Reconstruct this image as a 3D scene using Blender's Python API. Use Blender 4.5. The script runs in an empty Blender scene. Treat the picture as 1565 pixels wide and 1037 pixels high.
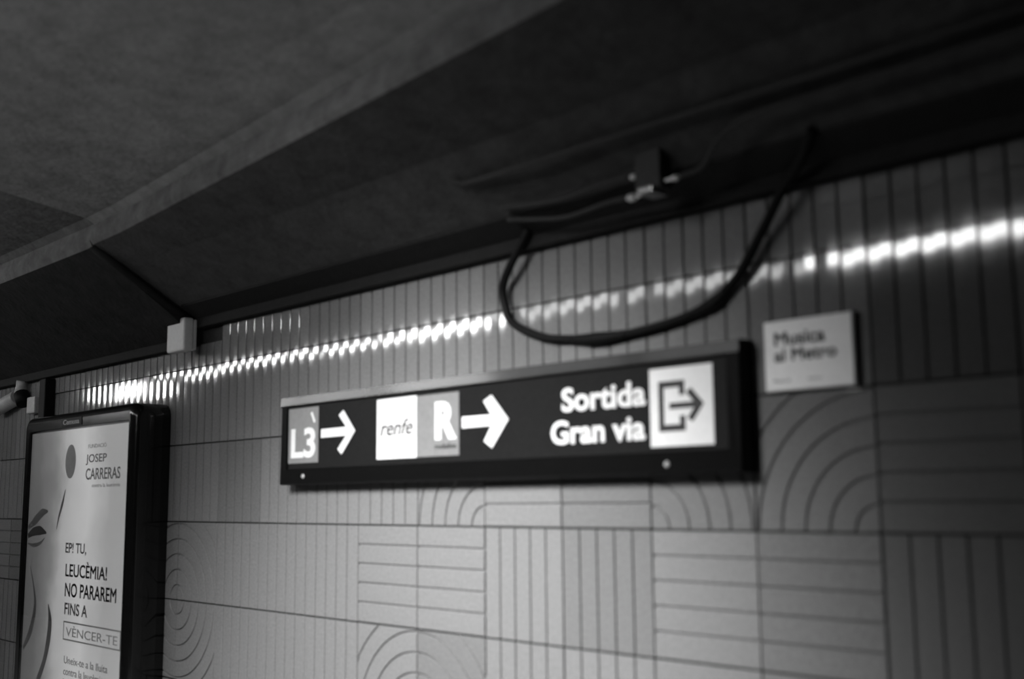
import bpy, bmesh, math, random
from mathutils import Vector, Matrix

random.seed(7)
scene = bpy.context.scene
COL = scene.collection

# ------------------------------------------------------------------ camera
CAM = Vector((5.1692, -2.8406, 1.5984))
YAW, PITCH, ROLL = -0.81494, 0.14066, -0.00889
fw = Vector((math.sin(YAW) * math.cos(PITCH), math.cos(YAW) * math.cos(PITCH), math.sin(PITCH)))
rt = Vector((math.cos(YAW), -math.sin(YAW), 0))
up = rt.cross(fw)
r2 = rt * math.cos(ROLL) + up * math.sin(ROLL)
u2 = up * math.cos(ROLL) - rt * math.sin(ROLL)
cd = bpy.data.cameras.new('camera')
cam = bpy.data.objects.new('camera', cd)
COL.objects.link(cam)
m = Matrix((r2, u2, -fw)).transposed().to_4x4()
m.translation = CAM
cam.matrix_world = m
cd.sensor_fit = 'HORIZONTAL'
cd.sensor_width = 36.0
cd.lens = 1728.24 * 36.0 / 1565.0
cd.clip_start = 0.05
cd.clip_end = 100
cd.dof.use_dof = True
cd.dof.focus_distance = 7.5
cd.dof.aperture_fstop = 1.1
scene.camera = cam

# ------------------------------------------------------------------ world, exposure
world = bpy.data.worlds.new('station_dark')
scene.world = world
world.use_nodes = True
world.node_tree.nodes['Background'].inputs[0].default_value = (0.012, 0.012, 0.012, 1)
world.node_tree.nodes['Background'].inputs[1].default_value = 0.25
scene.view_settings.view_transform = 'Standard'
scene.view_settings.look = 'None'
scene.view_settings.gamma = 1.0
scene.view_settings.use_curve_mapping = False
scene.view_settings.exposure = 0.0

TUBE = 44.0          # radiance of the fluorescent diffusers
LAMP_Y, LAMP_Z = -3.2, 3.02

# added spot, no fixture: makes the wall's bright pool and darker edges
sd = bpy.data.lights.new('added_wall_spot', 'SPOT')
sd.energy = 1750
sd.spot_size = math.radians(76)
sd.spot_blend = 1.0
sd.shadow_soft_size = 0.55
so = bpy.data.objects.new('added_wall_spot', sd)
COL.objects.link(so)
so.location = (2.35, -2.75, 3.1)
so.rotation_euler = (Vector((1.7, 0, 0.38)) - Vector(so.location)).to_track_quat('-Z', 'Y').to_euler()

# ------------------------------------------------------------------ materials
def mat(name, col, rough=0.5, metal=0.0, noise=0.0, nscale=20.0, bump=0.0, bscale=60.0, emit=0.0, rvar=0.0, spec=0.5):
    mt = bpy.data.materials.new(name)
    mt.use_nodes = True
    nt = mt.node_tree
    b = nt.nodes['Principled BSDF']
    b.inputs['Base Color'].default_value = (col, col, col, 1)
    b.inputs['Roughness'].default_value = rough
    b.inputs['Metallic'].default_value = metal
    b.inputs['Specular IOR Level'].default_value = spec
    tc = nt.nodes.new('ShaderNodeNewGeometry')
    if noise > 0:
        n = nt.nodes.new('ShaderNodeTexNoise')
        n.inputs['Scale'].default_value = nscale
        n.inputs['Detail'].default_value = 8
        n.inputs['Roughness'].default_value = 0.7
        nt.links.new(tc.outputs['Position'], n.inputs['Vector'])
        mr = nt.nodes.new('ShaderNodeMapRange')
        mr.inputs['From Min'].default_value = 0.3
        mr.inputs['From Max'].default_value = 0.7
        mr.inputs['To Min'].default_value = max(0, col * (1 - noise))
        mr.inputs['To Max'].default_value = col * (1 + noise)
        nt.links.new(n.outputs['Fac'], mr.inputs['Value'])
        cc = nt.nodes.new('ShaderNodeCombineColor')
        for i in range(3):
            nt.links.new(mr.outputs[0], cc.inputs[i])
        nt.links.new(cc.outputs[0], b.inputs['Base Color'])
    if rvar > 0:
        n3 = nt.nodes.new('ShaderNodeTexNoise')
        n3.inputs['Scale'].default_value = 6
        nt.links.new(tc.outputs['Position'], n3.inputs['Vector'])
        mr3 = nt.nodes.new('ShaderNodeMapRange')
        mr3.inputs['To Min'].default_value = max(0.02, rough - rvar)
        mr3.inputs['To Max'].default_value = rough + rvar
        nt.links.new(n3.outputs['Fac'], mr3.inputs['Value'])
        nt.links.new(mr3.outputs[0], b.inputs['Roughness'])
    if bump > 0:
        n2 = nt.nodes.new('ShaderNodeTexNoise')
        n2.inputs['Scale'].default_value = bscale
        n2.inputs['Detail'].default_value = 4
        nt.links.new(tc.outputs['Position'], n2.inputs['Vector'])
        bp = nt.nodes.new('ShaderNodeBump')
        bp.inputs['Strength'].default_value = bump
        bp.inputs['Distance'].default_value = 0.01
        nt.links.new(n2.outputs['Fac'], bp.inputs['Height'])
        nt.links.new(bp.outputs[0], b.inputs['Normal'])
    if emit > 0:
        b.inputs['Emission Color'].default_value = (1, 1, 1, 1)
        b.inputs['Emission Strength'].default_value = emit
    return mt

M = {
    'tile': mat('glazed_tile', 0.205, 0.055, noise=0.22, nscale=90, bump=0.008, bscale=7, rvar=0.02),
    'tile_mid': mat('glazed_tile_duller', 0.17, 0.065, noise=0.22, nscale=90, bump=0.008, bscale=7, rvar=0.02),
    'tile_falloff': mat('glazed_tile_falloff', 0.13, 0.065, noise=0.22, nscale=90, bump=0.008, bscale=7, rvar=0.02),  # glaze darkened in colour for the light falloff at the right
    'tile_falloff_dark': mat('glazed_tile_falloff_dark', 0.09, 0.065, noise=0.25, nscale=90, bump=0.008, bscale=7, rvar=0.02),  # same falloff, deeper, for the upper rows
    'grout': mat('dark_grout', 0.03, 0.9, noise=0.3, nscale=60),
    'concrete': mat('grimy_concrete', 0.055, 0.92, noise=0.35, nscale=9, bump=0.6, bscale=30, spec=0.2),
    'soffit': mat('pale_concrete', 0.24, 0.92, noise=0.3, nscale=7, bump=0.6, bscale=30, spec=0.2),  # paler tone than the haunch
    'fascia': mat('mid_concrete', 0.13, 0.92, noise=0.4, nscale=9, bump=0.6, bscale=30, spec=0.2),  # tone between haunch and soffit; also dims the far soffit
    'concrete_dark': mat('dark_concrete', 0.02, 0.95, noise=0.4, nscale=9, bump=0.6, bscale=30, spec=0.15),  # track bed and opposite wall; also the far haunch's shade
    'trim': mat('black_channel', 0.012, 0.75, noise=0.3, nscale=30, spec=0.2),
    'floor': mat('platform_floor', 0.16, 0.55, noise=0.25, nscale=25),
    'blackpaint': mat('black_enamel', 0.003, 0.45, noise=0.2, nscale=40, spec=0.05),
    'satin': mat('satin_enamel', 0.012, 0.13, noise=0.2, nscale=40, spec=0.2),
    'blackgloss': mat('black_gloss_paint', 0.008, 0.14, noise=0.2, nscale=40),
    'signface': mat('sign_face_black', 0.009, 0.5, noise=0.3, nscale=60, spec=0.12),
    'white': mat('sign_white', 0.80, 0.4, noise=0.05, nscale=50),
    'grey': mat('sign_grey', 0.22, 0.4, noise=0.12, nscale=50),
    'greyr': mat('sign_grey_light', 0.20, 0.4, noise=0.12, nscale=50),
    'ink': mat('black_ink', 0.02, 0.5, noise=0.1, nscale=50),
    'inkgrey': mat('grey_ink', 0.13, 0.5, noise=0.1, nscale=50),
    'inkpale': mat('pale_ink', 0.34, 0.5, noise=0.15, nscale=50),
    'plastic': mat('white_plastic', 0.62, 0.45, noise=0.08, nscale=60),
    'paper': mat('white_board', 0.90, 0.5, noise=0.05, nscale=60),
    'cable': mat('black_rubber', 0.006, 0.6, noise=0.3, nscale=80, spec=0.15),
    'steel': mat('dull_steel', 0.35, 0.35, metal=0.9, noise=0.25, nscale=60),
    'screw': mat('bright_screw', 0.8, 0.3, metal=0.6, noise=0.05, nscale=60),
    'pipe': mat('grey_conduit', 0.02, 0.7, noise=0.3, nscale=40),
    'palepipe': mat('pale_conduit', 0.40, 0.5, noise=0.2, nscale=40),
    'housing': mat('lamp_housing', 0.3, 0.5, noise=0.1, nscale=40),
    'tube_dim': mat('lit_diffuser_aged', 0.8, 0.5, noise=0.02, nscale=10, emit=TUBE * 0.22),
    'tube_first': mat('lit_diffuser_weak', 0.8, 0.5, noise=0.02, nscale=10, emit=TUBE * 0.75),
    'tube': mat('lit_diffuser', 0.8, 0.5, noise=0.02, nscale=10, emit=TUBE),
}

def glass_mat():
    mt = bpy.data.materials.new('clear_pane')
    mt.use_nodes = True
    nt = mt.node_tree
    nt.nodes.remove(nt.nodes['Principled BSDF'])
    t = nt.nodes.new('ShaderNodeBsdfTransparent')
    g = nt.nodes.new('ShaderNodeBsdfGlossy')
    g.inputs['Roughness'].default_value = 0.03
    lw = nt.nodes.new('ShaderNodeLayerWeight')
    lw.inputs['Blend'].default_value = 0.5
    pw = nt.nodes.new('ShaderNodeMath'); pw.operation = 'POWER'; pw.inputs[1].default_value = 5
    nt.links.new(lw.outputs['Facing'], pw.inputs[0])
    f = nt.nodes.new('ShaderNodeMath'); f.operation = 'MULTIPLY_ADD'; f.inputs[1].default_value = 0.96; f.inputs[2].default_value = 0.04
    nt.links.new(pw.outputs[0], f.inputs[0])
    mx = nt.nodes.new('ShaderNodeMixShader')
    nt.links.new(f.outputs[0], mx.inputs[0])
    nt.links.new(t.outputs[0], mx.inputs[1])
    nt.links.new(g.outputs[0], mx.inputs[2])
    nt.links.new(mx.outputs[0], nt.nodes['Material Output'].inputs[0])
    return mt
M['glass'] = glass_mat()

def poster_mat():
    """Printed sheet, lit from behind: pale ground, a grey photographic area at its left."""
    mt = bpy.data.materials.new('poster_print')
    mt.use_nodes = True
    nt = mt.node_tree
    b = nt.nodes['Principled BSDF']
    b.inputs['Roughness'].default_value = 0.5
    geo = nt.nodes.new('ShaderNodeNewGeometry')
    sep = nt.nodes.new('ShaderNodeSeparateXYZ')
    n = nt.nodes.new('ShaderNodeTexNoise')
    n.inputs['Scale'].default_value = 3.2
    n.inputs['Detail'].default_value = 3
    nt.links.new(geo.outputs['Position'], n.inputs['Vector'])
    nt.links.new(geo.outputs['Position'], sep.inputs[0])
    # sheet coordinate across, wobbled by the noise (soft edge of the printed face)
    ad = nt.nodes.new('ShaderNodeMath'); ad.operation = 'MULTIPLY_ADD'
    ad.inputs[1].default_value = 0.35
    nt.links.new(n.outputs['Fac'], ad.inputs[0])
    nt.links.new(sep.outputs['X'], ad.inputs[2])
    r = nt.nodes.new('ShaderNodeValToRGB')
    mr = nt.nodes.new('ShaderNodeMapRange')
    mr.inputs['From Min'].default_value = -1.95
    mr.inputs['From Max'].default_value = -0.35
    nt.links.new(ad.outputs[0], mr.inputs['Value'])
    nt.links.new(mr.outputs[0], r.inputs[0])
    e = r.color_ramp.elements
    e[0].position = 0.0; e[0].color = (0.12, 0.12, 0.12, 1)
    e[1].position = 1.0; e[1].color = (0.50, 0.50, 0.50, 1)
    for p_, v_ in ((0.20, 0.17), (0.32, 0.30), (0.42, 0.62), (0.60, 0.80), (0.8, 0.52)):
        k = e.new(p_); k.color = (v_, v_, v_, 1)
    nt.links.new(r.outputs[0], b.inputs['Base Color'])
    nt.links.new(r.outputs[0], b.inputs['Emission Color'])
    b.inputs['Emission Strength'].default_value = 0.40
    return mt
M['poster'] = poster_mat()

# ------------------------------------------------------------------ helpers
def obj(name, me, material, parent=None):
    o = bpy.data.objects.new(name, me)
    COL.objects.link(o)
    if material is not None:
        if not me.materials:
            me.materials.append(M[material])
    if parent is not None:
        o.parent = parent
    return o

def tag(o, label, cat, group=None):
    o['label'] = label
    o['category'] = cat
    if group:
        o['group'] = group
    return o

def struct(o, label=None):
    o['kind'] = 'structure'
    if label:
        o['label'] = label
    return o

def thing(name, loc, label, cat, group=None):
    o = bpy.data.objects.new(name, None)
    o.empty_display_size = 0.05
    COL.objects.link(o)
    o.location = loc
    return tag(o, label, cat, group)

def finish(bm, name='mesh', smooth=False, rel=None):
    if rel is not None:
        bmesh.ops.translate(bm, verts=bm.verts, vec=-Vector(rel))
    bmesh.ops.recalc_face_normals(bm, faces=bm.faces)
    me = bpy.data.meshes.new(name)
    bm.to_mesh(me)
    bm.free()
    if smooth:
        for p in me.polygons:
            p.use_smooth = True
    return me

def box_bm(x0, x1, y0, y1, z0, z1, bev=0.0, seg=2, bm=None):
    own = bmesh.new()
    bmesh.ops.create_cube(own, size=1)
    for v in own.verts:
        v.co = Vector((x0 + (v.co.x + .5) * (x1 - x0), y0 + (v.co.y + .5) * (y1 - y0), z0 + (v.co.z + .5) * (z1 - z0)))
    if bev > 0:
        bmesh.ops.bevel(own, geom=own.edges[:] , offset=bev, segments=seg, profile=0.6, affect='EDGES')
    if bm is None:
        return own
    me = bpy.data.meshes.new('tmp')
    own.to_mesh(me); own.free()
    bm.from_mesh(me)
    bpy.data.meshes.remove(me)
    return bm

def tube_bm(pts, rad, seg=10, bm=None, cap=True):
    """round tube along pts; rad a number or list"""
    if bm is None:
        bm = bmesh.new()
    pts = [Vector(p) for p in pts]
    n = len(pts)
    rings = []
    prev = None
    for i, p in enumerate(pts):
        t = (pts[min(i + 1, n - 1)] - pts[max(i - 1, 0)]).normalized()
        if prev is None:
            a = Vector((0, 0, 1)) if abs(t.z) < .9 else Vector((0, 1, 0))
            nrm = t.cross(a).normalized()
        else:
            nrm = (prev - t * prev.dot(t)).normalized()
        prev = nrm
        bn = t.cross(nrm)
        r = rad[i] if isinstance(rad, (list, tuple)) else rad
        rings.append([bm.verts.new(p + (nrm * math.cos(2 * math.pi * k / seg) + bn * math.sin(2 * math.pi * k / seg)) * r) for k in range(seg)])
    for a, b in zip(rings, rings[1:]):
        for k in range(seg):
            f = bm.faces.new((a[k], a[(k + 1) % seg], b[(k + 1) % seg], b[k]))
            f.smooth = True
    if cap:
        bm.faces.new(rings[0][::-1])
        bm.faces.new(rings[-1])
    return bm

def smooth_path(pts, n=8):
    """Catmull-Rom through pts"""
    P = [Vector(p) for p in pts]
    P = [P[0] * 2 - P[1]] + P + [P[-1] * 2 - P[-2]]
    out = []
    for i in range(1, len(P) - 2):
        for k in range(n):
            t = k / n
            a, b, c, d = P[i - 1], P[i], P[i + 1], P[i + 2]
            out.append(0.5 * ((2 * b) + (c - a) * t + (2 * a - 5 * b + 4 * c - d) * t * t + (3 * b - a - 3 * c + d) * t ** 3))
    out.append(P[-2])
    return out

def plate_bm(poly, y, th, bm=None):
    """polygon in (x, z) as a thin plate; its front at y - th (towards the platform)"""
    if bm is None:
        bm = bmesh.new()
    a = [bm.verts.new((x, y, z)) for x, z in poly]
    b = [bm.verts.new((x, y - th, z)) for x, z in poly]
    bm.faces.new(b)
    bm.faces.new(a[::-1])
    n = len(poly)
    for i in range(n):
        bm.faces.new((a[i], a[(i + 1) % n], b[(i + 1) % n], b[i]))
    return bm

def rect(x0, x1, z0, z1):
    return [(x0, z0), (x1, z0), (x1, z1), (x0, z1)]

def text_mesh(txt, x0, x1, z0, z1, y, th=0.0015, bold=0.0, shear=0.0, spacing=1.0, fitz=True):
    """lettering standing in the (x, z) plane, facing -y, fitted to a box"""
    cu = bpy.data.curves.new('lettering', 'FONT')
    cu.body = txt
    cu.size = 1
    cu.shear = shear
    soft = bold > 0 and 'M' in txt
    cu.offset = 0 if soft else bold
    cu.space_character = spacing
    cu.resolution_u = 4
    cu.extrude = 0.01
    ob = bpy.data.objects.new('lettering_source', cu)
    COL.objects.link(ob)
    dg = bpy.context.evaluated_depsgraph_get()
    me = bpy.data.meshes.new_from_object(ob.evaluated_get(dg))
    bpy.data.objects.remove(ob)
    bpy.data.curves.remove(cu)
    if soft:
        bb = bmesh.new()
        for dx, dy in ((-1, -1), (1, -1), (1, 1), (-1, 1)):
            tm = me.copy(); tm.transform(Matrix.Translation((dx * bold, dy * bold, 0))); bb.from_mesh(tm); bpy.data.meshes.remove(tm)
        bb.to_mesh(me); bb.free()
    xs = [v.co.x for v in me.vertices]; ys = [v.co.y for v in me.vertices]
    ax, bx, ay, by = min(xs), max(xs), min(ys), max(ys)
    sx = (x1 - x0) / (bx - ax)
    sz = (z1 - z0) / (by - ay) if fitz else sx
    for v in me.vertices:
        c = v.co.copy()
        v.co = Vector((x0 + (c.x - ax) * sx, y - (c.z + 0.01) / 0.02 * th, z0 + (c.y - ay) * sz))
    return me

def words(name, me, material, parent):
    """one object for each word of a lettering mesh"""
    bm = bmesh.new(); bm.from_mesh(me)
    seen, parts = set(), []
    for v in bm.verts:
        if v in seen:
            continue
        st, comp = [v], []
        seen.add(v)
        while st:
            q = st.pop(); comp.append(q)
            for e in q.link_edges:
                w = e.other_vert(q)
                if w not in seen:
                    seen.add(w); st.append(w)
        parts.append((min(q.co.x for q in comp), max(q.co.x for q in comp), comp))
    parts.sort(key=lambda p: p[0])
    h = max(v.co.z for v in bm.verts) - min(v.co.z for v in bm.verts)
    gaps = []
    groups = [[parts[0]]]
    end = parts[0][1]
    wd = (max(p[1] for p in parts) - parts[0][0]) / max(1, len(parts))
    for p in parts[1:]:
        if p[0] - end > 0.24 * wd:
            groups.append([])
        groups[-1].append(p); end = max(end, p[1])
    out = []
    for g in groups:
        keep = set(v for p in g for v in p[2])
        ids = {v: i for i, v in enumerate(keep)}
        nm = bpy.data.meshes.new('word')
        nm.from_pydata([v.co for v in keep], [], [[ids[v] for v in f.verts] for f in bm.faces if f.verts[0] in keep])
        out.append(obj(name, nm, material, parent))
    bm.free()
    return out

def shift(me, rel):
    me.transform(Matrix.Translation(-Vector(rel)))
    return me

def ring_sweep(loops, close_back=False, close_front=False):
    bm = bmesh.new()
    R = [[bm.verts.new(c) for c in lp] for lp in loops]
    n = len(R[0])
    for a, b in zip(R, R[1:]):
        for k in range(n):
            bm.faces.new((a[k], a[(k + 1) % n], b[(k + 1) % n], b[k]))
    if close_back:
        bm.faces.new(R[0])
    if close_front:
        bm.faces.new(R[-1])
    return bm

def rrect(x0, x1, z0, z1, r, y, seg=6):
    out = []
    for cx, cz, a0 in ((x1 - r, z1 - r, 0), (x0 + r, z1 - r, 90), (x0 + r, z0 + r, 180), (x1 - r, z0 + r, 270)):
        for k in range(seg + 1):
            a = math.radians(a0 + 90 * k / seg)
            out.append((cx + r * math.cos(a), y, cz + r * math.sin(a)))
    return out

# ------------------------------------------------------------------ setting: shell
T = 0.4                       # tile module
XL, XR = -9.2, 6.4
ZTOP = 2.54
WT = 0.25

wall = obj('wall_back', finish(box_bm(XL - 6, XR, 0.012, WT, 0.0, ZTOP)), 'grout')
struct(wall, 'tiled station wall with pressed line relief')

fl = obj('floor', finish(box_bm(XL - 6, XR + 2, -3.9, WT, -0.2, 0.0)), 'floor')
struct(fl, 'grey platform floor')
tb = obj('floor_trackbed', finish(box_bm(XL - 6, XR + 2, -8.0, -3.9, -1.3, -1.1)), 'concrete_dark')
struct(tb, 'dark track bed below the platform')
wo = obj('wall_opposite', finish(box_bm(XL - 6, XR + 2, -8.3, -8.0, -1.3, 3.7)), 'concrete_dark')
struct(wo, 'dark wall across the tracks')

# vault: sloping haunch over the wall, small fascia, then the upper soffit; sunk lower beyond the rib at XS
XS = -0.22
PROF_R = [(WT, 2.53), (0.0, 2.53), (-0.20, 2.648), (-0.42, 2.775), (-0.60, 2.862), (-0.615, 2.885), (-0.60, 2.965), (-0.64, 2.99), (-1.0, 3.045), (-1.7, 3.16), (-2.6, 3.30), (-4.0, 3.42), (-8.3, 3.5)]
PROF_L = [(WT, 2.43), (0.0, 2.43), (-0.20, 2.575), (-0.42, 2.725), (-0.60, 2.85), (-0.615, 2.883), (-0.60, 2.963), (-0.64, 2.99), (-1.0, 3.045), (-1.7, 3.16), (-2.6, 3.30), (-4.0, 3.42), (-8.3, 3.5)]

def vault(prof, xa, xb, n):
    bm = bmesh.new()
    rows = []
    for i in range(n + 1):
        x = xa + (xb - xa) * i / n
        off = 0.08 * min(max(x, 0.0), 4.0)
        rows.append([bm.verts.new((x, y - (off if -0.7 < y < -0.5 else 0), z)) for y, z in prof] + [bm.verts.new((x, -8.3, 3.9)), bm.verts.new((x, WT, 3.9))])
    k = len(rows[0])
    for a, b in zip(rows, rows[1:]):
        for j in range(k):
            bm.faces.new((a[j], a[(j + 1) % k], b[(j + 1) % k], b[j]))
    bm.faces.new(rows[0]); bm.faces.new(rows[-1][::-1])
    return bm

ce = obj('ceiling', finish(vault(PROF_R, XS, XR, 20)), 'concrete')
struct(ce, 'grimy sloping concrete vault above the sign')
ce2 = obj('ceiling_far', finish(vault(PROF_L, XL - 6, XS, 8)), 'concrete_dark')  # near-black colour stands in for this haunch getting no light
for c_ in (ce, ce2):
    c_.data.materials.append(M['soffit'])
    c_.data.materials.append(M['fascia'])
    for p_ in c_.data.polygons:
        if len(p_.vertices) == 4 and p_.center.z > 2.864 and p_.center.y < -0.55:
            p_.material_index = 1 if p_.center.z > 2.97 and c_ is ce else 2  # far soffit gets a darker colour in place of weaker light
struct(ce2, 'lower shade-toned vault section beyond the rib')

# the rib between the two vault sections
rib = obj('trim_3', finish(tube_bm([(XS - .005, -0.02, 2.522), (XS - .005, -0.20, 2.612), (XS - .005, -0.42, 2.745), (XS - .005, -0.60, 2.855)], 0.022, 8)), 'trim')
struct(rib, 'dark rib running up the vault')

# black channels that close the tiles at the top
t1 = obj('trim_1', finish(box_bm(XS, XR, -0.045, 0.0, 2.497, 2.552, 0.006)), 'trim')
struct(t1, 'black channel along the top of the tiles')
t2 = obj('trim_2', finish(box_bm(XL - 6, XS - .001, -0.045, 0.0, 2.408, 2.46, 0.006)), 'trim')
struct(t2, 'lower black channel along the top of the far tiles')

bm = bmesh.new()  # added slab widening the channel's dark band, part of which is shadow
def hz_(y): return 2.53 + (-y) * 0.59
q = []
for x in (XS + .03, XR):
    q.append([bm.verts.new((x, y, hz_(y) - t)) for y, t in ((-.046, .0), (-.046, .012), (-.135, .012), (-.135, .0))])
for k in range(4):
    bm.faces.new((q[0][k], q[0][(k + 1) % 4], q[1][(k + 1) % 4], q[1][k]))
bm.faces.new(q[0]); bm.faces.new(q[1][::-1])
t4 = obj('trim_shade', finish(bm), 'trim')
struct(t4, 'black sloping strip added for the shadow band above the channel')

# ------------------------------------------------------------------ tiles
GAP, GRV, DEP, BV = 0.007, 0.008, 0.008, 0.0018
Sz = T - GAP

def sweep_cross(bm, path_a, path_b):
    """ridge between two edge curves (lists of (u, v) of equal length); bevelled long edges, open ends capped"""
    rows = []
    for (a, b) in zip(path_a, path_b):
        a = Vector((a[0], a[1])); b = Vector((b[0], b[1]))
        d = (b - a); L = d.length
        d = d / L if L > 1e-6 else Vector((1, 0))
        bb = min(BV, L * .4)
        pts = [(a, DEP), (a, BV), (a + d * bb, 0), (a + d * (L * .5), -0.0004), (b - d * bb, 0), (b, BV), (b, DEP)]
        rows.append([bm.verts.new((p.x, y, p.y)) for p, y in pts])
    for r0, r1 in zip(rows, rows[1:]):
        for k in range(6):
            bm.faces.new((r0[k], r0[k + 1], r1[k + 1], r1[k]))
    bm.faces.new(rows[0]); bm.faces.new(rows[-1][::-1])

def base_plate(bm):
    box_bm(0, Sz, DEP - 0.0002, 0.0119, 0, Sz, bm=bm)

def tile_mesh(kind):
    bm = bmesh.new()
    base_plate(bm)
    g = GRV / 2
    if kind in 'VH':
        w = Sz / 5
        for i in range(5):
            a = i * w + (g if i else 0)
            b = (i + 1) * w - (g if i < 4 else 0)
            if kind == 'V':
                sweep_cross(bm, [(a, 0), (a, Sz)], [(b, 0), (b, Sz)])
            else:
                sweep_cross(bm, [(0, a), (Sz, a)], [(0, b), (Sz, b)])
    else:
        radii = [0.0, .18, .38, .58, .78, .98, 1.18, 1.42]
        N = 18
        for r1, r2 in zip(radii, radii[1:]):
            a = r1 * Sz + (g if r1 else 0.004)
            b = r2 * Sz - g
            lo = 0.0 if a <= Sz else math.acos(Sz / a) + 0.01
            hi = math.pi / 2 - lo
            if hi - lo < .03:
                continue
            pa, pb = [], []
            for k in range(N + 1):
                t = lo + (hi - lo) * k / N
                rm = min(Sz / max(math.cos(t), 1e-6), Sz / max(math.sin(t), 1e-6))
                rb = min(b, rm)
                ra = min(a, rb - 0.0005)
                pa.append((ra * math.cos(t), ra * math.sin(t)))
                pb.append((rb * math.cos(t), rb * math.sin(t)))
            fx = kind[1] == 'R'
            fz = kind[0] == 'T'
            tr = lambda q: ((Sz - q[0]) if fx else q[0], (Sz - q[1]) if fz else q[1])
            sweep_cross(bm, [tr(q) for q in pa], [tr(q) for q in pb])
    return finish(bm, 'tile_' + kind)

TM = {}
def tile_data(kind, matname):
    key = (kind, matname)
    if key not in TM:
        me = tile_mesh(kind)
        me.materials.append(M[matname])
        TM[key] = me
    return TM[key]

# (column, row) -> relief; column i spans x = 0.4 i .. 0.4 i + 0.4, row j spans z = 1.5 + 0.4 j ...
PAT = {}
for i in range(-24, 17):
    for j in range(-4, 3):
        PAT[(i, j)] = 'V'
for i in (5, 6, 9, 10, 11): PAT[(i, 0)] = 'H'
for i in (3, 4, 7, 8, 11, 12): PAT[(i, -1)] = 'H'
for i in (7, 8, 9): PAT[(i, -2)] = 'H'
PAT[(8, 0)] = 'BR'; PAT[(7, 0)] = 'BL'; PAT[(4, 0)] = 'BR'
PAT[(-2, -1)] = 'BR'; PAT[(-1, -1)] = 'BL'; PAT[(-2, -2)] = 'TR'; PAT[(-1, -2)] = 'TL'
PAT[(3, -2)] = 'BR'; PAT[(4, -2)] = 'BL'; PAT[(3, -3)] = 'TR'; PAT[(4, -3)] = 'TL'
PAT[(12, -2)] = 'BR'; PAT[(13, -2)] = 'BL'; PAT[(12, 0)] = 'BL'
for i in (-6, -5, 1, 2, 9, 10): PAT[(i, -3)] = 'H'
for i in (-9, -8, -7): PAT[(i, -1)] = 'H'

rng = random.Random(11)
for i in range(-22, 16):
    for j in range(-4, 3):
        x0, z0 = i * T, 1.5 + j * T
        z1 = z0 + T
        far = i < -9
        if far and j < -2:
            continue
        k = PAT[(i, j)]
        if i >= 9:  # right-hand columns: light falloff put into the tile colour
            mname = 'tile_falloff_dark' if j >= 1 else 'tile_falloff'
        elif i == 8:  # first step of that painted falloff
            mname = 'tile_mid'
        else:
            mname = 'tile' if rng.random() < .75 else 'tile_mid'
        o = obj('tile', tile_data(k, mname), None, wall)
        zb, zt = max(z0, 0.0), min(z1, 2.50 if x0 > XS else 2.42)
        o.location = (x0 + GAP / 2, rng.uniform(-0.0008, 0.0006), zb + GAP / 2)
        o.scale = (1, 1, (zt - zb - GAP) / Sz)
        o.rotation_euler = (math.radians(rng.gauss(0, 0.06)), 0, math.radians(rng.gauss(0, 0.10)))
struct(wall)

# ------------------------------------------------------------------ fluorescent luminaires above the platform
DIM = []
def luminaire(x0, x1, w, first, label, group, dim=False, z=None, thin=1.0):
    base = Vector(((x0 + x1) / 2, LAMP_Y, LAMP_Z if z is None else z))
    if first is None:
        t = thing('ceiling_light', base, label, 'lamp', group)
        L = (x1 - x0) / 2
        bm = bmesh.new()
        N = 8
        tube_bm([(-L, 0, 0), (L, 0, 0)], w, 16, bm)
        obj('diffuser', finish(bm), 'tube_first' if group else 'tube', t)
        hb = box_bm(-L - .03, L + .03, -w * .8, w * .8, w * .9, w * .9 + 0.05, 0.006)
        obj('housing', finish(hb), 'housing', t)
        for sx in (-L * .7, L * .7):
            obj('hanger', finish(tube_bm([(sx, 0, w + .04), (sx, 0, .33)], .006, 6)), 'steel', t)
        return t
    t = first.copy(); COL.objects.link(t); t.location = base
    t['label'] = label
    for c in first.children:
        d = c.copy(); COL.objects.link(d); d.parent = t
        if c.name.startswith('diffuser'):
            d.data = DIM[0] if dim else DIM[1]
            d.scale = (1, thin, thin)
    return t

first = None
xs = 1.55
for nth, dim in (('first', 0), ('second', 1), ('third', 1), ('fourth', 0), ('fifth', 0), ('sixth', 0), ('seventh', 0)):
    o = luminaire(xs, xs + 1.25, 0.04, first, nth + ' strip light from the camera in the row over the platform', 'strip lights over the platform', dim, thin=0.5 if nth in ('fifth', 'sixth', 'seventh') else 1.0)
    if first is None:
        first = o
        DIM.append(next(c for c in o.children if c.name.startswith('diffuser')).data.copy())
        DIM[0].materials[0] = M['tube_dim']
        BRIGHT = DIM[0].copy()
        BRIGHT.materials[0] = M['tube']
        DIM.append(BRIGHT)
    xs -= 1.42
# one broad lamp farther along the platform
luminaire(-8.55, -7.45, 0.085, None, 'broad bright lamp far along the platform, mirrored above the poster case', None, z=2.93)

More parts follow.
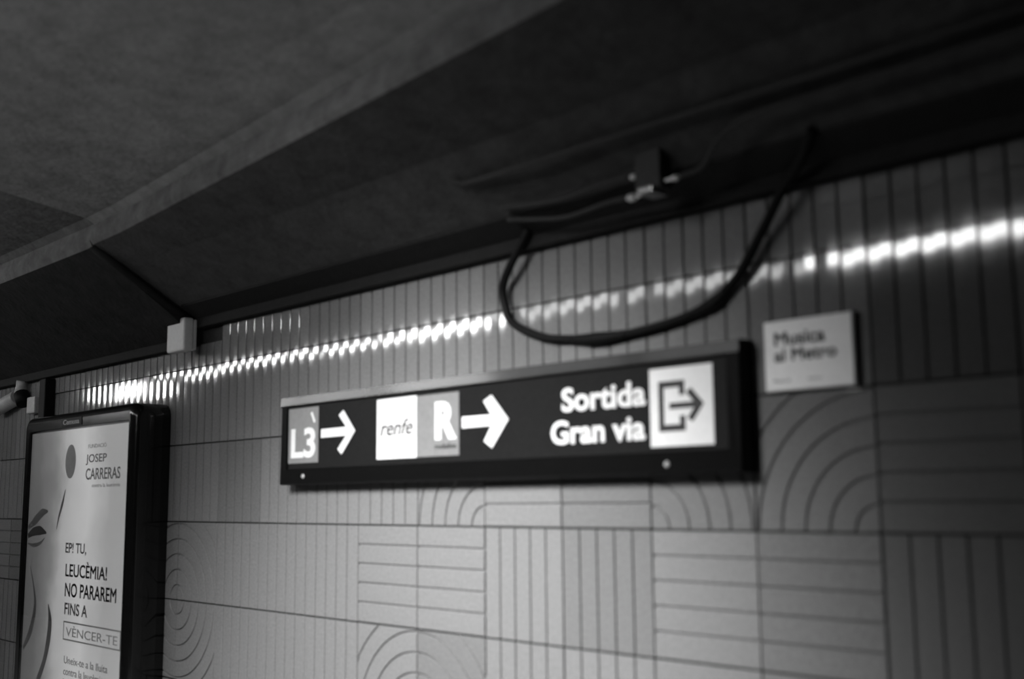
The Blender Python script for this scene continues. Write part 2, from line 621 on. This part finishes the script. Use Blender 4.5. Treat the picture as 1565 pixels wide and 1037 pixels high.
# ------------------------------------------------------------------ direction sign
SX0, SX1, SZ0, SZ1, SD = 0.70, 3.215, 1.672, 2.066, 0.08
sb = Vector(((SX0 + SX1) / 2, 0, SZ0))
sign = thing('direction_sign', sb, 'long black direction sign with white arrows and exit pictogram mounted on the tiles', 'sign')
def rl(x0, x1, z0, z1, y):
    return [(x1, y, z1), (x0, y, z1), (x0, y, z0), (x1, y, z0)]
IN = (0.757, 3.165, 1.742, 2.018)
loops = [rl(SX0, SX1, SZ0, SZ1, -0.004), rl(SX0, SX1, SZ0, SZ1, -SD + 0.012),
         [(SX1 - .004, -SD + .006, SZ1 - .003), (SX0 + .004, -SD + .006, SZ1 - .003), (SX0 + .004, -SD, SZ0 + .004), (SX1 - .004, -SD, SZ0 + .004)],
         rl(IN[0] - .004, IN[1] + .004, IN[2] - .004, IN[3] + .006, -SD),
         rl(IN[0], IN[1], IN[2], IN[3], -SD + 0.009)]
obj('casing', finish(ring_sweep(loops, close_back=True), rel=sb), 'blackpaint', sign)
FY = -SD + 0.009
bm = bmesh.new()
q = [(SX0, -SD + .012, SZ1), (SX1, -SD + .012, SZ1), (SX1, -SD + .0017, SZ1 - .002), (SX0, -SD + .0017, SZ1 - .002), (SX1, -SD - .001, IN[3] + .008), (SX0, -SD - .001, IN[3] + .008), (SX1, -SD + .004, IN[3] + .004), (SX0, -SD + .004, IN[3] + .004)]
q = [bm.verts.new(c) for c in q]
for f in ((0, 1, 2, 3), (3, 2, 4, 5), (5, 4, 6, 7), (7, 6, 1, 0), (1, 6, 4, 2), (0, 3, 5, 7)):
    bm.faces.new([q[k] for k in f])
obj('top_rail', finish(bm, rel=sb), 'satin', sign)
obj('face_panel', finish(box_bm(IN[0], IN[1], FY, FY + .01, IN[2], IN[3]), rel=sb), 'signface', sign)
def sgn(name, poly, material, th=0.001, parent=None, y=FY):
    return obj(name, finish(plate_bm(poly, y, th), rel=sb), material, parent or sign)
def stext(txt, x0, x1, z0, z1, material, th=0.002, **k):
    return words('lettering', shift(text_mesh(txt, x0, x1, z0, z1, FY, th, **k), sb), material, sign)
Z0, Z1 = 1.765, 2.008
sgn('line_panel', rect(0.757, 0.996, Z0 + .002, Z1 + .003), 'grey')
stext('L3', 0.780, 0.974, 1.789, 1.922, 'white', bold=0.03)
sgn('line_mark', [(0.934, 1.985), (0.948, 1.99), (0.974, 1.945), (0.960, 1.94)], 'white', 0.002)
def arrow(xa, xt, zc, zt, zb, sh, th):
    """shaft from xa to the tip at xt, two slanted barbs reaching zt and zb"""
    zm = zc
    hx = xt - (zt - zm) * 1.25
    poly = [(xa, zm - sh), (xt - 2.0 * sh, zm - sh), (hx, zb + th * .55), (hx + th * .8, zb), (xt, zm), (hx + th * .8, zt), (hx, zt - th * .55), (xt - 2.0 * sh, zm + sh), (xa, zm + sh)]
    return poly
sgn('arrow', [(1.018, 1.871), (1.205, 1.873), (1.144, 1.818), (1.174, 1.795), (1.271, 1.890), (1.184, 1.982), (1.151, 1.962), (1.205, 1.910), (1.018, 1.909)], 'white', 0.002)
sgn('railway_panel', rect(1.422, 1.682, Z0, Z1), 'white')
stext('renfe', 1.446, 1.660, 1.858, 1.922, 'ink', bold=0.012, shear=0.28)
sgn('rail_line_panel', rect(1.685, 1.937, Z0 + .001, Z1 - .003), 'greyr')
stext('R', 1.796, 1.925, 1.827, 1.974, 'white', bold=0.05)
stext('rodalies', 1.796, 1.922, 1.793, 1.813, 'ink', bold=0.02)
sgn('arrow', [(1.955, 1.865), (2.118, 1.866), (2.079, 1.811), (2.121, 1.785), (2.210, 1.884), (2.120, 1.978), (2.076, 1.958), (2.118, 1.906), (1.955, 1.907)], 'white', 0.002)
stext('Sortida', 2.477, 2.850, 1.891, 1.974, 'white', bold=0.028, spacing=1.0)
stext('Gran via', 2.424, 2.845, 1.782, 1.864, 'white', bold=0.028, spacing=1.0)
ex = sgn('exit_panel', rect(2.866, 3.112, 1.758, 2.003), 'white')
W_ = 0.021
sgn('pictogram', [(2.902, 1.804), (3.006, 1.804), (3.006, 1.851), (3.006 - W_, 1.851), (3.006 - W_, 1.804 + W_), (2.902 + W_, 1.804 + W_), (2.902 + W_, 1.961 - W_),
                  (3.005 - W_, 1.961 - W_), (3.005 - W_, 1.915), (3.005, 1.915), (3.005, 1.961), (2.902, 1.961)], 'ink', 0.0022)
sgn('pictogram', [(2.945, 1.873), (3.040, 1.873), (3.014, 1.842), (3.034, 1.830), (3.078, 1.884), (3.030, 1.935), (3.010, 1.922), (3.038, 1.892), (2.945, 1.892)], 'ink', 0.0022)
for sx, sz in ((0.893, 1.709), (2.934, 1.703)):
    bm = bmesh.new()
    bmesh.ops.create_cone(bm, cap_ends=True, segments=12, radius1=0.011, radius2=0.007, depth=0.006, matrix=Matrix.Translation((sx, -SD - .002, sz)) @ Matrix.Rotation(math.radians(90), 4, 'X'))
    obj('screw', finish(bm, rel=sb), 'screw', sign)

# ------------------------------------------------------------------ small white notice
NX0, NX1, NZ0, NZ1 = 3.268, 3.557, 1.905, 2.110
nb = Vector(((NX0 + NX1) / 2, 0, NZ0))
note = thing('notice_board', nb, 'small white square notice with black lettering beside the direction sign', 'notice')
bm = box_bm(NX0, NX1, -0.024, -0.002, NZ0, NZ1, 0.002, 1)
obj('board', finish(bm, rel=nb), 'paper', note)
obj('edge_strip', finish(box_bm(NX1, NX1 + .006, -0.0235, -0.002, NZ0, NZ1), rel=nb), 'ink', note)
for txt, a in (('Musica', (3.304, 3.472, 2.036, 2.076)), ('al Metro', (3.303, 3.506, 1.989, 2.026))):
    words('lettering', shift(text_mesh(txt, *a, -0.024, 0.0008, bold=0.022), nb), 'inkgrey', note)
words('small_print', shift(text_mesh('Musics al', 3.296, 3.352, 1.929, 1.939, -0.024, 0.0008), nb), 'inkgrey', note)
obj('small_print', shift(text_mesh('metro', 3.410, 3.455, 1.929, 1.937, -0.024, 0.0008), nb), 'inkpale', note)

# ------------------------------------------------------------------ poster case
PX0, PX1, PZ0, PZ1, PD = -2.07, -0.527, 0.10, 2.128, 0.21
pb = Vector(((PX0 + PX1) / 2, 0, PZ0))
case = thing('poster_case', pb, 'black rounded light box with a health campaign poster under glass', 'poster case')
R_ = 0.075
lp = [rrect(PX0, PX1, PZ0, PZ1, R_, -0.002)]
lp.append(rrect(PX0, PX1, PZ0, PZ1, R_, -PD + .042))
for k in range(1, 7):
    a = math.radians(90 * k / 6)
    ins = 0.042 * (1 - math.cos(a))
    lp.append(rrect(PX0 + ins, PX1 - ins, PZ0 + ins, PZ1 - ins, R_ - ins * .8, -PD + .042 - .042 * math.sin(a)))
bm = ring_sweep(lp, close_back=True)
IX0, IX1, IZ0, IZ1 = -1.975, -0.592, 0.20, 2.025
body = bm
R2 = [rrect(PX0 + .044, PX1 - .044, PZ0 + .044, PZ1 - .044, .04, -PD - .0005),
      rrect(IX0 - .006, IX1 + .006, IZ0 - .006, IZ1 + .012, .010, -PD - .0005),
      rrect(IX0, IX1, IZ0, IZ1, .004, -PD + .016)]
obj('body', finish(body, rel=pb, smooth=True), 'blackgloss', case)
fr = obj('door_frame', finish(ring_sweep(R2), rel=pb), 'blackgloss', case)
PY = -PD + .016
poster = obj('poster_sheet', finish(box_bm(IX0, IX1, PY, PY + .004, IZ0, IZ1), rel=pb), 'poster', case)
# mesh built round the case's base: print shader reads world position
def ptext(txt, x0, x1, z0, z1, material='ink', **k):
    return words('lettering', shift(text_mesh(txt, x0, x1, z0, z1, PY, 0.0008, **k), pb), material, poster)
ptext('FUNDACIÓ', -1.13, -0.89, 1.906, 1.934, 'inkpale')
ptext('JOSEP', -1.155, -0.882, 1.812, 1.872, 'inkgrey', bold=.01)
ptext('CARRERAS', -1.150, -0.703, 1.730, 1.794, 'inkgrey', bold=.01)
ptext('contra la leucèmia', -1.060, -0.700, 1.688, 1.708, 'inkpale')
ptext('EP! TU,', -1.385, -1.100, 1.311, 1.378, bold=.012)
ptext('LEUCÈMIA!', -1.372, -0.818, 1.188, 1.278, bold=.012)
ptext('NO PARAREM', -1.368, -0.693, 1.077, 1.154, bold=.012)
ptext('FINS A', -1.362, -1.052, 0.978, 1.044, bold=.012)
ptext('VÈNCER-TE', -1.33, -0.66, 0.862, 0.922, 'inkpale')
bmf = bmesh.new()
bw = .008
fx0, fx1, fz0, fz1 = -1.366, -0.622, .838, .942
for q in (rect(fx0, fx1, fz0, fz0 + bw), rect(fx0, fx1, fz1 - bw, fz1), rect(fx0, fx0 + bw, fz0 + bw, fz1 - bw), rect(fx1 - bw, fx1, fz0 + bw, fz1 - bw)):
    plate_bm(q, PY, .0008, bmf)
obj('printed_border', finish(bmf, rel=pb), 'inkpale', poster)
ptext('Uneix-te a la lluita', -1.338, -0.765, 0.712, 0.752, 'inkgrey')
ptext('contra la leucèmia a', -1.338, -0.770, 0.650, 0.690, 'inkgrey')
ptext('la nostra web', -1.338, -0.94, 0.590, 0.628, 'inkgrey')

def blob(pts, w, n=6):
    """printed brush line: smooth path in (x, z) with tapering half-width w (list)"""
    P = smooth_path([(x, 0, z) for x, z in pts], n)
    L = len(P)
    left, right = [], []
    for i, p in enumerate(P):
        t = (P[min(i + 1, L - 1)] - P[max(i - 1, 0)]).normalized()
        nn = Vector((-t.z, 0, t.x))
        f = i / (L - 1) * (len(w) - 1)
        k = min(int(f), len(w) - 2)
        ww = w[k] + (w[k + 1] - w[k]) * (f - k)
        left.append(p + nn * ww); right.append(p - nn * ww)
    bm = bmesh.new()
    a = [bm.verts.new((p.x, PY - .0006, p.z)) for p in left]
    b = [bm.verts.new((p.x, PY - .0006, p.z)) for p in right]
    for i in range(L - 1):
        bm.faces.new((a[i], a[i + 1], b[i + 1], b[i]))
    return finish(bm, rel=pb)
def pblob(name, pts, w, material):
    me = blob(pts, w)
    # face the platform
    if me.polygons and sum(p.normal.y for p in me.polygons) > 0:
        me.flip_normals()
    return obj(name, me, material, poster)
pblob('printed_eyebrow', [(-1.965, 1.455), (-1.86, 1.50), (-1.76, 1.545), (-1.67, 1.555)], [.012, .028, .026, .006], 'inkgrey')
pblob('printed_eye', [(-1.965, 1.405), (-1.88, 1.432), (-1.78, 1.44), (-1.68, 1.428)], [.014, .026, .028, .006], 'ink')
pblob('printed_lower_lid', [(-1.96, 1.362), (-1.87, 1.352), (-1.77, 1.366), (-1.70, 1.40)], [.004, .012, .010, .003], 'inkgrey')
pblob('printed_finger_line', [(-1.905, 1.225), (-1.835, 1.11), (-1.80, .99), (-1.86, .84), (-1.955, .74)], [.004, .009, .020, .026, .012], 'inkgrey')
pblob('printed_arm_line', [(-1.60, 1.02), (-1.565, .93), (-1.575, .82), (-1.62, .70), (-1.70, .585), (-1.80, .46)], [.006, .026, .030, .024, .024, .01], 'inkgrey')
pblob('printed_hair_line', [(-1.425, 1.68), (-1.46, 1.60), (-1.505, 1.52), (-1.53, 1.45)], [.004, .014, .010, .003], 'inkgrey')
# round emblem at the head of the sheet
bm = bmesh.new()
bmesh.ops.create_circle(bm, cap_ends=True, segments=28, radius=1, matrix=Matrix.Translation((-1.37, PY - .0006, 1.84)) @ Matrix.Diagonal((.075, 1, .098, 1)) @ Matrix.Rotation(math.radians(90), 4, 'X'))
obj('printed_emblem', finish(bm, rel=pb), 'inkpale', poster)
obj('glass_pane', finish(box_bm(IX0, IX1, -PD + .004, -PD + .007, IZ0, IZ1), rel=pb), 'glass', case)
pl = obj('maker_plate', finish(box_bm(-1.487, -1.192, -PD - .004, -PD, 2.043, 2.092, .003, 1), rel=pb), 'pipe', case)
obj('lettering', shift(text_mesh('Cemusa', -1.455, -1.225, 2.053, 2.083, -PD - .004, .0008, bold=.02), pb), 'inkpale', pl)

# ------------------------------------------------------------------ white box under the channel
bx = Vector((-0.27, -0.0455, 2.374))
jb = thing('junction_box', bx, 'small white plastic box hanging at the channel above the poster case', 'junction box')
obj('cover', finish(box_bm(-0.365, -0.177, -0.122, -0.066, 2.374, 2.546, .012, 3), rel=bx, smooth=False), 'plastic', jb)
obj('back_box', finish(box_bm(-0.359, -0.183, -0.066, -0.0455, 2.380, 2.540, .006, 2), rel=bx), 'plastic', jb)
obj('cable_gland', finish(tube_bm([(-0.27, -0.09, 2.54), (-0.27, -0.09, 2.575)], .010, 8), rel=bx), 'cable', jb)

# ------------------------------------------------------------------ black loop of cable
pts = [(2.32, -0.066, 2.565), (2.268, -0.066, 2.502), (2.205, -0.06, 2.435), (2.148, -0.038, 2.374), (2.152, -0.027, 2.301), (2.190, -0.023, 2.236), (2.342, -0.022, 2.171), (2.469, -0.022, 2.150), (2.578, -0.023, 2.138), (2.711, -0.023, 2.137),
       (2.852, -0.022, 2.147), (2.972, -0.022, 2.164), (3.088, -0.022, 2.195), (3.166, -0.025, 2.248), (3.214, -0.030, 2.294), (3.304, -0.046, 2.399), (3.353, -0.061, 2.453), (3.397, -0.070, 2.500), (3.47, -0.105, 2.545), (3.54, -0.15, 2.61)]
P = smooth_path(pts, 6)
cb = Vector((2.62, -0.023, 2.12))
hang = thing('hanging_cable', cb, 'thick black cable hanging in a loop over the direction sign', 'cable')
obj('cable_run', finish(tube_bm(P, 0.0152, 10), rel=cb), 'cable', hang)
ia = min(range(len(P)), key=lambda i: (P[i] - Vector((2.60, -.023, 2.138))).length)
seg = P[ia - 6:ia + 7]
obj('tape_wrap', finish(tube_bm(seg, [.0154, .0165, .018, .0195, .021, .022, .0225, .022, .021, .0195, .018, .0165, .0154], 12), rel=cb), 'cable', hang)
ib = min(range(len(P)), key=lambda i: (P[i] - Vector((3.09, -.022, 2.195))).length)
obj('tape_wrap', finish(tube_bm(P[ib - 4:ib + 5], [.0154, .0166, .018, .0195, .0205, .0195, .018, .0166, .0154], 12), rel=cb), 'cable', hang)

# ------------------------------------------------------------------ conduits and clamp on the vault
def haunch(y):
    pr = PROF_R[1:5]
    for (a, za), (b, zb) in zip(pr, pr[1:]):
        if b <= y <= a:
            return za + (zb - za) * (a - y) / (a - b)
    return pr[-1][1]
yc = -0.32
zc = haunch(yc) - 0.022
cd_ = tag(obj('conduit', finish(tube_bm([(2.18, yc, zc + .03), (2.26, yc, zc), (2.6, yc - .012, zc - .010), (3.0, yc, zc), (3.6, yc, zc - .004), (6.2, yc, zc)], 0.009, 8)), 'pipe'),
          'thin grey conduit running along the dark vault above the cable clamp', 'conduit')

cl = Vector((3.0, -0.20, 2.56))
clamp = thing('cable_clamp', cl, 'dull metal cable clamp with bolts under the vault above the cable loop', 'clamp')
obj('plate', finish(box_bm(2.955, 3.055, -0.225, -0.165, 2.535, haunch(-.225) - .0, .006, 2), rel=cl), 'pipe', clamp)
obj('strap', finish(box_bm(2.975, 3.035, -0.240, -0.160, 2.520, 2.545, .006, 2), rel=cl), 'steel', clamp)
for q in ((2.935, -.205, 2.595), (2.93, -.21, 2.528), (3.095, -.20, 2.558)):
    bm = bmesh.new()
    bmesh.ops.create_uvsphere(bm, u_segments=12, v_segments=8, radius=.012 if q[0] > 2.94 or q[2] > 2.55 else .016, matrix=Matrix.Translation(q) @ Matrix.Diagonal((1.3, 1, .8, 1)))
    box_bm(min(q[0], 3.0), max(q[0], 3.0), q[1] - .004, q[1] + .004, q[2] - .004, q[2] + .004, bm=bm)
    obj('bolt', finish(bm, rel=cl), 'screw', clamp)
for k, (za, zb) in enumerate(((2.600, 2.585), (2.535, 2.560))):
    tag(obj('service_cable', finish(tube_bm(smooth_path([(2.918, -.20, za), (2.80, -.19, za + .004), (2.60, -.185 + k * .03, za - .005 + k * .01), (2.45, -.19 + k * .04, zb + .02 - k * .02), (2.30, -.195 + k * .045, 2.622 - k * .035)], 5), .008, 8)), 'pipe'),
        ('thin cable leaving the top of the cable clamp along the vault', 'thin cable leaving the bottom of the cable clamp along the channel')[k], 'cable')
tag(obj('service_cable', finish(tube_bm(smooth_path([(3.115, -.20, 2.56), (3.2, -.20, 2.572), (3.35, -.26, 2.64), (3.7, -.275, 2.655), (5.5, -.285, 2.66)], 5), .008, 8)), 'pipe'),
    'thin cable rising to the right from the cable clamp', 'cable')

# ------------------------------------------------------------------ far left: camera on a drop arm, conduit into the poster case
vb = Vector((-2.62, -0.06, 2.33))
cctv = thing('security_camera', vb, 'pale security camera on a drop arm beyond the poster case', 'camera')
obj('drop_arm', finish(tube_bm([(-2.60, -.05, 2.42), (-2.61, -.05, 2.375), (-2.64, -.05, 2.335)], .035, 10), rel=vb), 'palepipe', cctv)
obj('body', finish(tube_bm([(-2.66, -.05, 2.315), (-2.95, -.06, 2.265), (-3.05, -.06, 2.25)], [.05, .05, .045], 12), rel=vb), 'palepipe', cctv)
obj('joint', finish(tube_bm([(-2.60, -.05, 2.33), (-2.55, -.05, 2.26)], [.05, .045], 12), rel=vb), 'cable', cctv)
obj('wall_bracket', finish(box_bm(-2.50, -2.36, -.05, -.002, 2.19, 2.30, .01, 2), rel=vb), 'palepipe', cctv)
tag(obj('power_conduit', finish(box_bm(-2.24, -2.14, -.07, -.002, 2.13, 2.398, .01, 2)), 'cable'),
    'black power duct dropping from the channel to the poster case', 'conduit')
